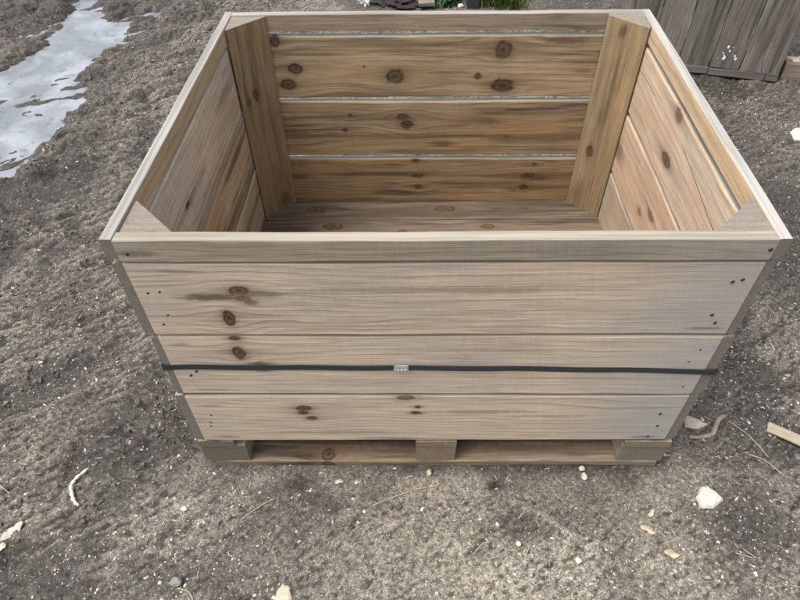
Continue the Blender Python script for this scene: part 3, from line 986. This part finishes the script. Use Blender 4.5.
# white bird droppings on its boards are marks of the crate
M_white = plain('white_dropping', (.72, .72, .70), .8, 0, .2, 200)
vs, fs = [], []
for (px_a, z, r) in ((.285, .165, .008), (.272, .145, .007), (.30, .133, .005), (.288, .108, .011), (.262, .165, .003), (.238, .122, .007), (.232, .108, .008), (.25, .13, .003),
                     (.318, .105, .003), (.292, .12, .005)):
    p = P2(px_a, -.001)
    v_, f_ = blob((0, 0, 0), r, px_a * 100, (.8, .08, 1.0), 1, .7)
    o_ = len(vs)
    for q in v_:
        ww = np.array(p) + dirU * q[0] + perp * q[1]
        vs.append((ww[0], ww[1], z + q[2]))
    fs += [tuple(o_ + i for i in f) for f in f_]
mesh_obj('dropping_spots', vs, fs, M_white, oc)

# timber block beside it
def rock(name, x, y, r, sq, seed, mat, label, cat, amp=.35, sub=3, rot=0.0, sink=.35, group=None, freq=1.6):
    v_, f_ = blob((0, 0, 0), r, seed, sq, sub, amp, freq)
    c_, s_ = math.cos(rot), math.sin(rot)
    z = H1(x, y) + r * sq[2] * (1 - sink)
    V = [(x + a * c_ - b * s_, y + a * s_ + b * c_, z + q) for a, b, q in v_]
    o = mesh_obj(name, V, f_, mat, smooth=False, origin=(x, y, z))
    return tag(o, label, cat, group)


bt = wood('offcut_wood', (.28, .20, .14), (.12, .08, .055), (.22, .2, .18), .5, 40, .6, .8)
bte = endgrain('offcut_end', (.45, .38, .29), (.28, .2, .14), R=120)
o = board('timber_block', None, [bt, bte], (1.875, 2.215, .085 + H1(1.95, 2.25)), (.985, -.17, 0), (.17, .985, 0), (0, 0, 1), 0, .26, 0, .1, .09, .006, 8, .003, seed=3, sk=False, endwob=.004)
tag(o, 'rough brown timber offcut with pale split top beside grey crate', 'wood block')
# pale splintered top
o2v, o2f = [], []
for k in range(26):
    a0 = random.uniform(.0, .2); b0 = random.uniform(.004, .085); l_ = random.uniform(.03, .07); hgt = random.uniform(.002, .008)
    for (a, b, h_) in ((a0, b0, .0), (a0 + l_, b0 + .004, 0), (a0 + l_, b0 + .012, 0), (a0, b0 + .014, 0), (a0 + l_ * .1, b0 + .006, hgt), (a0 + l_ * .8, b0 + .007, hgt * .7)):
        o2v.append((1.875 + .985 * a + .17 * b, 2.215 - .17 * a + .985 * b, .0845 + H1(1.95, 2.25) + h_))
    q = len(o2v) - 6
    o2f += [(q, q + 1, q + 5, q + 4), (q + 1, q + 2, q + 5), (q + 2, q + 3, q + 4, q + 5), (q + 3, q, q + 4)]
mesh_obj('split_top', o2v, o2f, plain('fresh_split_wood', (.52, .46, .38), .9, 0, .4, 120), o)

# ------------------------------------------------------------------ things beyond the crate
bm_ = wood('brown_plank_wood', (.28, .17, .12), (.14, .085, .06), (.2, .17, .15), .3, 50, .6, .5)
z_ = .06
o = board('brown_plank', None, [bm_, EGO], (1.335, 3.185, H1(1.4, 3.2) + .055), (.995, .06, 0), (-.06, .995, 0), (0, 0, 1), 0, 1.1, 0, .14, .04, .003, 10, .002, seed=2, sk=False)
tag(o, 'reddish brown plank lying behind the grey crate', 'plank')
o = board('grey_plank', None, [old_m[3], EGO], (0.10, 3.15, H1(.05, 3.4) + .04), (-.08, .995, .05), (-.995, -.08, 0), (0, 0, 1), 0, .9, 0, .105, .022, .002, 12, .002, seed=8, sk=False, endwob=.004)
tag(o, 'weathered grey plank lying among plants beyond the pine crate', 'plank')

# marker post: black foot, yellow shaft
mp = thing('marker_post', 'short square post with black foot and yellow shaft beside the grass', 'post', (.338, 3.2, H1(.338, 3.2)))
def box(name, c, s, mat, parent, bev=.004):
    x, y, z = c
    a, b, h_ = s[0] / 2, s[1] / 2, s[2]
    vs = []
    for zz, k in ((0, 1), (h_ - bev, 1), (h_, 1 - bev / a)):
        for (i, j) in ((-1, -1), (1, -1), (1, 1), (-1, 1)):
            vs.append((x + i * a * k, y + j * b * k, z + zz))
    fs = [(3, 2, 1, 0), (8, 9, 10, 11)]
    for q in (0, 4):
        for i in range(4): fs.append((q + i, q + (i + 1) % 4, q + 4 + (i + 1) % 4, q + 4 + i))
    return mesh_obj(name, vs, fs, mat, parent)
zg = H1(.338, 3.2)
box('foot', (.338, 3.2, zg - .02), (.075, .07, .085), plain('black_rubber', (.03, .03, .033), .6), mp)
box('shaft', (.338, 3.2, zg + .065), (.066, .06, .30), plain('yellow_paint', (.75, .68, .28), .5), mp)

# crumpled white wrapper, pale litter
M_film = plain('white_film', (.7, .7, .7), .5, 0, .3, 40)
v_, f_ = blob((0, 0, 0), 1, 4, (.035, .05, .04), 3, .9, 2.6)
o = mesh_obj('plastic_wrapper', [(-.345 + a, 3.27 + b, H1(-.345, 3.27) + .03 + q) for a, b, q in v_], f_, M_film)
tag(o, 'crumpled white plastic wrapper beyond the back rail of the pine crate', 'litter')
rock('pebble', .262, 3.19, .014, (1.3, .9, .8), 5, M_film, 'small white pebble left of the yellow and black post', 'stone')
# dark mulch heap with shoots
v_, f_ = blob((0, 0, 0), 1, 9, (.16, .10, .045), 4, .6, 3)
o = mesh_obj('mulch_heap', [(-.155 + a, 3.27 + b, H1(-.155, 3.27) + q) for a, b, q in v_], f_, plain('dark_mulch', (.035, .028, .026), .85, 0, .8, 90, 1, .02))
tag(o, 'low heap of dark mulch left of the weathered grey plank', 'heap')


def blades(name, spots, mat, label, hmin, hmax, n, wd=.004, spread=.05, kind='stuff'):
    vs, fs = [], []
    for (x, y, k) in spots:
        for _ in range(int(n * k)):
            a = random.uniform(0, 6.283); d = abs(random.gauss(0, spread))
            bx_, by_ = x + math.cos(a) * d, y + math.sin(a) * d * .7
            z = H1(x, y) - .01
            hh_ = random.uniform(hmin, hmax)
            dr = random.uniform(0, 6.283); ln = random.uniform(.2, .9) * hh_
            wx_, wy_ = -math.sin(dr) * wd * random.uniform(.6, 1.3), math.cos(dr) * wd
            q = len(vs)
            for t in (0, .35, .7, 1):
                k2 = 1 - t * .85
                cx_ = bx_ + math.cos(dr) * ln * t * t; cy_ = by_ + math.sin(dr) * ln * t * t; cz_ = z + hh_ * (t - .25 * t * t)
                vs.append((cx_ - wx_ * k2, cy_ - wy_ * k2, cz_)); vs.append((cx_ + wx_ * k2, cy_ + wy_ * k2, cz_))
            for t in range(3): fs.append((q + t * 2, q + t * 2 + 1, q + t * 2 + 3, q + t * 2 + 2))
    return vs, fs
M_grass = plain('grass_green', (.085, .125, .03), .6, 0, .6, 30)
M_leaf = plain('dark_leaf_green', (.035, .075, .022), .5, 0, .6, 30)
v_, f_ = blades('grass', [(.46, 3.22, 1), (.52, 3.2, 1), (.58, 3.21, .9), (.43, 3.3, 1), (.55, 3.32, 1.2), (.64, 3.33, .8)], M_grass, '', .05, .14, 260)
o = mesh_obj('grass', v_, f_, M_grass)
tag(o, 'bright green grass tuft right of the black and yellow post', kind='stuff')
v_, f_ = blades('weeds', [(.16, 3.24, 1), (.22, 3.26, 1), (.13, 3.33, 1), (.26, 3.33, .8), (-.2, 3.33, .5)], M_leaf, '', .03, .10, 110, .009, .06)
o = mesh_obj('weeds', v_, f_, M_leaf)
tag(o, 'dark green low weeds between grey plank and black post', kind='stuff')
v_, f_ = blades('shoot', [(-.22, 3.28, 1), (-.26, 3.30, 1)], M_leaf, '', .05, .10, 30, .006, .02)
o = mesh_obj('yellow_shoots', v_, f_, plain('yellow_green', (.42, .45, .16), .6, 0, .4, 30))
tag(o, 'pale yellow green shoots beside the white wrapper', kind='stuff')

# ------------------------------------------------------------------ single things on the ground
M_lime = plain('pale_stone', (.52, .48, .41), .85, 0, .3, 90, .8, .004)
M_grey = plain('grey_stone', (.19, .19, .19), .7, 0, .5, 90, .6, .004)
M_tan = plain('tan_stone', (.42, .37, .29), .85, 0, .4, 120, .7, .003)

def flat_stone(name, pts, z0, th, mat, label, cat, seed=1):
    """irregular stone from an outline, domed top, real thickness"""
    r = random.Random(seed)
    P = []
    n0 = len(pts)
    for i in range(n0):
        a, b = pts[i], pts[(i + 1) % n0]
        for t in (0, .33, .66):
            j = .0012
            P.append((a[0] + (b[0] - a[0]) * t + r.uniform(-j, j), a[1] + (b[1] - a[1]) * t + r.uniform(-j, j)))
    cx_ = sum(p[0] for p in P) / len(P); cy_ = sum(p[1] for p in P) / len(P)
    vs, fs = [], []
    n = len(P)
    rings = [(1.0, -.3), (1.03, .25), (.9, .72), (.68, .93), (.35, 1.0)]
    for k, (s_, h_) in enumerate(rings):
        for p in P:
            vs.append((cx_ + (p[0] - cx_) * s_ + r.uniform(-.0006, .0006), cy_ + (p[1] - cy_) * s_ + r.uniform(-.0006, .0006), z0 + th * h_ + (r.uniform(-.10, .10) * th if k > 1 else 0)))
    vs.append((cx_, cy_, z0 + th))
    for k in range(len(rings) - 1):
        for i in range(n):
            fs.append((k * n + i, k * n + (i + 1) % n, (k + 1) * n + (i + 1) % n, (k + 1) * n + i))
    L_ = (len(rings) - 1) * n
    for i in range(n): fs.append((L_ + i, L_ + (i + 1) % n, len(vs) - 1))
    fs.append(tuple(range(n))[::-1])
    o = mesh_obj(name, vs, fs, mat)
    return tag(o, label, cat)

hx, hy = .724, -.099
flat_stone('white_stone', [(hx - .030, hy - .026), (hx + .004, hy - .028), (hx + .036, hy - .006), (hx + .022, hy + .014), (hx + .006, hy + .032), (hx - .012, hy + .029), (hx - .020, hy + .016), (hx - .029, hy + .004)],
           H1(hx, hy), .020, M_lime, 'white heart shaped stone on moist dirt right of the crate', 'stone')
flat_stone('flat_chip', [(.732, .120), (.768, .112), (.800, .128), (.778, .146), (.742, .160)][::1], H1(.766, .13), .007, M_tan, 'flat tan chip beside the bent twig near the crate corner', 'chip', 3)
flat_stone('flat_stone', [(1.70, 1.63), (1.78, 1.62), (1.83, 1.67), (1.80, 1.73), (1.73, 1.72), (1.69, 1.68)], H1(1.75, 1.67), .018, M_lime, 'pale flat stone at the right edge below the timber block', 'stone', 5)
flat_stone('bark_flake', [(-.385, -.36), (-.36, -.375), (-.345, -.35), (-.352, -.325), (-.37, -.318), (-.382, -.335)], H1(-.365, -.345), .006, plain('tan_flake', (.42, .36, .28), .9), 'tan flake on the dirt at the bottom edge', 'flake', 6)
rock('grey_stone', -.625, -.318, .012, (1.3, .9, .8), 3, M_grey, 'small dark grey wet stone at the lower left', 'stone', sub=2)
rock('pebble', .411, -.036, .010, (.8, 1.1, .9), 8, M_lime, 'white pebble in front of the right pallet gap', 'stone', sub=2)
rock('pebble', .410, -.012, .008, (1.1, .9, .9), 12, M_tan, 'small tan pebble just behind the white pebble near the pallet', 'stone', sub=2)
rock('pebble', -.01, -.024, .009, (.8, 1, .9), 14, M_tan, 'light pebble touching the skid under the middle block', 'stone', sub=2)
rock('pebble', .209, -.222, .007, (1, 1, .9), 15, M_lime, 'little pale pebble on the light patch of dirt', 'stone', sub=2)
rock('pebble', .352, -.262, .008, (1, .9, .9), 16, M_lime, 'white pebble at the foot of the pale earth ridge', 'stone', sub=2)
rock('pebble', -.651, -.136, .007, (1.2, .9, .7), 17, M_lime, 'white pebble between the pale ridged curl and the pallet', 'stone', sub=2)

def tube(name, pts, rad, mat, label, cat, segs=8, rings=None, parent=None):
    vs, fs = [], []
    n = len(pts)
    for i, p in enumerate(pts):
        a = Vector(pts[max(i - 1, 0)]); b = Vector(pts[min(i + 1, n - 1)])
        t_ = (b - a).normalized()
        s_ = t_.cross(Vector((0, 0, 1))).normalized()
        u_ = s_.cross(t_)
        r = rad[i] if isinstance(rad, (list, tuple)) else rad
        for k in range(segs):
            an = 6.2832 * k / segs
            rr = r * (1 + .12 * math.sin(k * 2.3 + i))
            vs.append(Vector(p) + s_ * math.cos(an) * rr + u_ * math.sin(an) * rr)
    for i in range(n - 1):
        for k in range(segs):
            l = (k + 1) % segs
            fs.append((i * segs + k, i * segs + l, (i + 1) * segs + l, (i + 1) * segs + k))
    fs += [tuple(range(segs))[::-1], tuple((n - 1) * segs + k for k in range(segs))]
    o = mesh_obj(name, vs, fs, mat, parent, smooth=True)
    if label: tag(o, label, cat)
    return o

def smoothpath(ctrl, n, zoff):
    out = []
    m_ = len(ctrl)
    for i in range(n):
        t = i / (n - 1) * (m_ - 1)
        k = min(int(t), m_ - 2); f = t - k
        p0, p1, p2, p3 = (ctrl[max(k - 1, 0)], ctrl[k], ctrl[k + 1], ctrl[min(k + 2, m_ - 1)])
        q = []
        for a in range(2):
            q.append(.5 * (2 * p1[a] + (p2[a] - p0[a]) * f + (2 * p0[a] - 5 * p1[a] + 4 * p2[a] - p3[a]) * f * f + (3 * p1[a] - p0[a] - 3 * p2[a] + p3[a]) * f ** 3))
        out.append((q[0], q[1], H1(q[0], q[1]) * .5 + .5 * H1(ctrl[m_ // 2][0], ctrl[m_ // 2][1]) + zoff))
    return out

M_twig = plain('twig_bark', (.27, .22, .165), .9, 0, .5, 150, .7, .002)
pts = smoothpath([(.733, .087), (.765, .086), (.800, .094), (.818, .118), (.838, .145), (.858, .156)], 26, .005)
tube('twig', pts, [.004 + .0022 * math.sin(i / 25 * 3.0) + .0022 * (i / 25) for i in range(26)], M_twig, 'bent grey brown twig lying beside the crate corner', 'twig')
# pale ridged curl in the left mud
pts = smoothpath([(-.934, -.031), (-.951, -.055), (-.957, -.080), (-.948, -.107), (-.934, -.126), (-.922, -.134)], 49, .008)
tube('curled_root', pts, [(.0026 + .0022 * math.sin(i / 48 * 3.14)) * (1.22 if (i // 3) % 2 else .78) for i in range(49)], plain('pale_root', (.6, .56, .47), .8, 0, .3, 90),
     'pale ridged curl lying in a hollow of the left mud', 'root')
# splintered bark piece at the right
sp = wood('splinter_wood', (.44, .37, .27), (.24, .18, .12), (.33, .30, .26), .5, 160, .8, .3, L=(0, .3))
o = board('wood_splinter', None, [sp, sp], (.962, .108, H1(1.02, .09) + .016), (.843, -.53, -.0), (.53, .843, 0), (0, 0, 1), 0, .16, -.006, .027, .008, .002, 10, .0018, seed=4, sk=False, endwob=.009)
tag(o, 'pale grained wood splinter at the right edge of the dirt', 'wood splinter')
# leaves and scraps
def scrap(x, y, l_, w_, rot, mat, label, cat, seed):
    r = random.Random(seed)
    vs, fs = [], []
    n = 7
    c_, s_ = math.cos(rot), math.sin(rot)
    z = H1(x, y) + .004
    for sgn in (1, -1):
        for i in range(n):
            t = i / (n - 1) * 2 - 1
            for b in (-1, 0, 1):
                ww = w_ * math.sqrt(max(.06, 1 - t * t)) * (1 + .25 * math.sin(seed + i * 1.7 + b))
                a_, q_ = t * l_, b * ww
                vs.append((x + a_ * c_ - q_ * s_, y + a_ * s_ + q_ * c_, z + .0028 * math.cos(t * 3 + seed) + .003 * (b == 0) + sgn * .0007))
    for i in range(n - 1):
        for b in range(2):
            a = i * 3 + b
            fs.append((a, a + 3, a + 4, a + 1)[::-1] if False else (a, a + 3, a + 4, a + 1))
            k = n * 3
            fs.append((k + a + 1, k + a + 4, k + a + 3, k + a))
    rim = [i * 3 for i in range(n)] + [(n - 1) * 3 + 1] + [i * 3 + 2 for i in range(n - 1, -1, -1)] + [1]
    for i in range(len(rim)):
        a, b = rim[i], rim[(i + 1) % len(rim)]
        fs.append((a, b, b + n * 3, a + n * 3)[::-1])
    o = mesh_obj(name_of(cat), vs, fs, mat)
    return tag(o, label, cat)
def name_of(c): return c.replace(' ', '_')
M_dry = plain('dry_leaf', (.40, .33, .23), .85, 0, .5, 90)
M_pale = plain('pale_scrap', (.40, .37, .31), .8, 0, .3, 90)
scrap(.545, -.182, .019, .008, -.5, M_dry, 'small dry tan leaf scrap left of the white stone', 'leaf', 1)
scrap(.585, -.245, .018, .009, -.3, M_dry, 'small dry leaf low in front and left of the white stone', 'leaf', 2)
scrap(-1.07, -.20, .03, .014, .9, M_pale, 'larger pale scrap at the left edge of the mud', 'scrap', 3)
scrap(-1.085, -.245, .022, .012, .3, M_pale, 'smaller pale scrap below the larger one at the left edge', 'scrap', 4)
scrap(.565, -.14, .014, .005, .8, M_pale, 'thin white chip above the dry leaf in front of the pallet', 'chip', 5)
scrap(-.255, -.05, .012, .006, .1, M_pale, 'white chip on the dirt below the left pallet gap', 'chip', 6)
scrap(-.205, -.052, .009, .006, .4, M_tan, 'tan chip right of the white chip below the left pallet gap', 'chip', 7)

# ------------------------------------------------------------------ litter nobody could count
def scatter(name, N, sampler, shape, mat, label, szf):
    P = sampler(N)
    z = height(P[:, 0], P[:, 1])
    vs = np.empty((len(P) * 8, 3)); fs = []
    ang = rng.uniform(0, 6.283, len(P)); tilt = rng.normal(0, .35, len(P))
    sz = szf(len(P))
    base = np.array([(-1, -1, -1), (1, -1, -1), (1, 1, -1), (-1, 1, -1), (-1, -1, 1), (1, -1, 1), (1, 1, 1), (-1, 1, 1)], float)
    for i in range(len(P)):
        b = base * (1 + rng.uniform(-.35, .35, (8, 3)))
        b[4:, :2] *= .75
        b = b * sz[i]
        ct, st_ = math.cos(tilt[i]), math.sin(tilt[i])
        bx_ = b[:, 0] * ct - b[:, 2] * st_; bz = b[:, 0] * st_ + b[:, 2] * ct
        c_, s_ = math.cos(ang[i]), math.sin(ang[i])
        vs[i * 8:(i + 1) * 8, 0] = P[i, 0] + bx_ * c_ - b[:, 1] * s_
        vs[i * 8:(i + 1) * 8, 1] = P[i, 1] + bx_ * s_ + b[:, 1] * c_
        vs[i * 8:(i + 1) * 8, 2] = z[i] + bz + sz[i][2] * .1
    bf = np.array([(3, 2, 1, 0), (4, 5, 6, 7), (0, 1, 5, 4), (1, 2, 6, 5), (2, 3, 7, 6), (3, 0, 4, 7)])
    fs = (bf[None] + (np.arange(len(P)) * 8)[:, None, None]).reshape(-1, 4).tolist()
    o = mesh_obj(name, vs, fs, mat, origin=(0, 0, 0))
    tag(o, label, kind='stuff')
    return o


def island_mat(name, cols, rough=.85):
    T = NT(name)
    g = T.new('ShaderNodeNewGeometry')
    r = T.new('ShaderNodeValToRGB')
    e = r.color_ramp.elements
    e[0].color = (*cols[0], 1); e[1].color = (*cols[-1], 1)
    for i, c in enumerate(cols[1:-1]):
        k = e.new((i + 1) / (len(cols) - 1)); k.color = (*c, 1)
    T.t.links.new(g.outputs['Random Per Island'], r.inputs[0])
    n = T.noise(T.new('ShaderNodeTexCoord').outputs['Object'], 300, 3, .6)
    T.t.links.new(T.mix(.6, r.outputs[0], T.mix(n, (.4, .4, .4), (1.6, 1.6, 1.6)), 'MULTIPLY'), T.p.inputs['Base Color'])
    T.p.inputs['Roughness'].default_value = rough
    return T.mat


def sample(N, dens, box_=(-2.9, 2.6, -.5, 3.6)):
    out = []
    k = 0
    while k < N:
        y = box_[2] + (box_[3] - box_[2]) * rng.random(N) ** 1.35
        x = rng.uniform(box_[0], box_[1], N)
        w_ = dens(x, y)
        keep = rng.random(N) < w_
        keep &= ~((np.abs(x - .01) < .625) & (y > .0) & (y < 1.04))
        keep &= np.abs(x + .1) < 1.15 + .55 * (y + .5)
        keep &= polysd(x, y, PUD) > -.02
        out.append(np.stack([x[keep], y[keep]], 1))
        k += keep.sum()
    return np.concatenate(out)[:N]


d_gen = lambda x, y: .25 + .75 * sstep(fbm(x, y, 4, 3, 301), -.1, .35)
d_right = lambda x, y: np.clip(.12 + .8 * gauss(x, y, .95, .5, .35, .45) + .5 * gauss(x, y, .9, -.2, .35, .3) + .35 * gauss(x, y, -.85, .6, .25, .4) + .3 * gauss(x, y, .2, -.2, .5, .2), 0, 1)
def sz_chip(n):
    s_ = np.exp(rng.normal(math.log(.0014), .4, n)); s_ = np.minimum(s_, .0042)
    return np.stack([s_ * rng.uniform(1, 2.2, n), s_, s_ * .45], 1)
def sz_straw(n):
    s_ = np.exp(rng.normal(math.log(.009), .5, n)); s_ = np.minimum(s_, .03)
    return np.stack([s_, np.full(n, .0008) * rng.uniform(.6, 1.8, n), np.full(n, .0006)], 1)
def sz_clod(n):
    s_ = np.exp(rng.normal(math.log(.0024), .5, n)); s_ = np.minimum(s_, .007)
    return np.stack([s_ * rng.uniform(.9, 1.4, n), s_, s_ * .7], 1)
scatter('wood_chips', 12000, lambda N: sample(N, d_gen), None, island_mat('pale_chips', [(.25, .22, .18), (.36, .32, .26), (.5, .47, .41), (.52, .50, .46), (.30, .26, .2)]),
        'pale wood chips and grit strewn over the dirt', sz_chip)
scatter('straw', 1500, lambda N: sample(N, d_right), None, island_mat('straw_fibres', [(.17, .145, .11), (.30, .26, .20), (.42, .37, .29), (.22, .19, .15)]),
        'short dry straw and fibres strewn on the dirt', sz_straw)
scatter('soil_crumbs', 14000, lambda N: sample(N, lambda x, y: np.clip(.15 + roughness_zone(x, y) * .8, 0, 1) * d_gen(x + 3, y)), None,
        island_mat('soil_crumbs', [(.06, .052, .046), (.10, .09, .079), (.14, .127, .112), (.18, .165, .145)], .9), 'crumbs and clods of grey brown soil', sz_clod)
# a few long stalks
k = 0
for (x0, y0, x1, y1) in ((-.16, -.12, .02, -.06), (.86, .14, .93, .02), (.88, .03, .95, -.03), (-.62, -.33, -.57, -.37), (.1, -.24, .13, -.22), (-1.0, .62, -.88, .55), (.83, .38, .90, .33), (-.5, -.16, -.42, -.1), (.22, -.255, .235, -.232)):
    pts = smoothpath([(x0, y0), ((x0 + x1) / 2 + .006, (y0 + y1) / 2 + .01), (x1, y1)], 9, .004)
    o = tube('straw_stalk', pts, .0011, M_dry, None, None, 5)
    tag(o, ['long thin stalk curving in front of the left pallet gap', 'stalk slanting right of the bent twig', 'shorter stalk below the slanting one near the splinter',
            'pale stalk at the bottom left of the dirt', 'short stalk left of the pale patch', 'stalk left of the crate near its front corner', 'stalk right of the crate below the strap',
            'stalk in the dirt left of the pallet front', 'tiny stalk on the pale patch in front'][k], 'stalk')
    k += 1
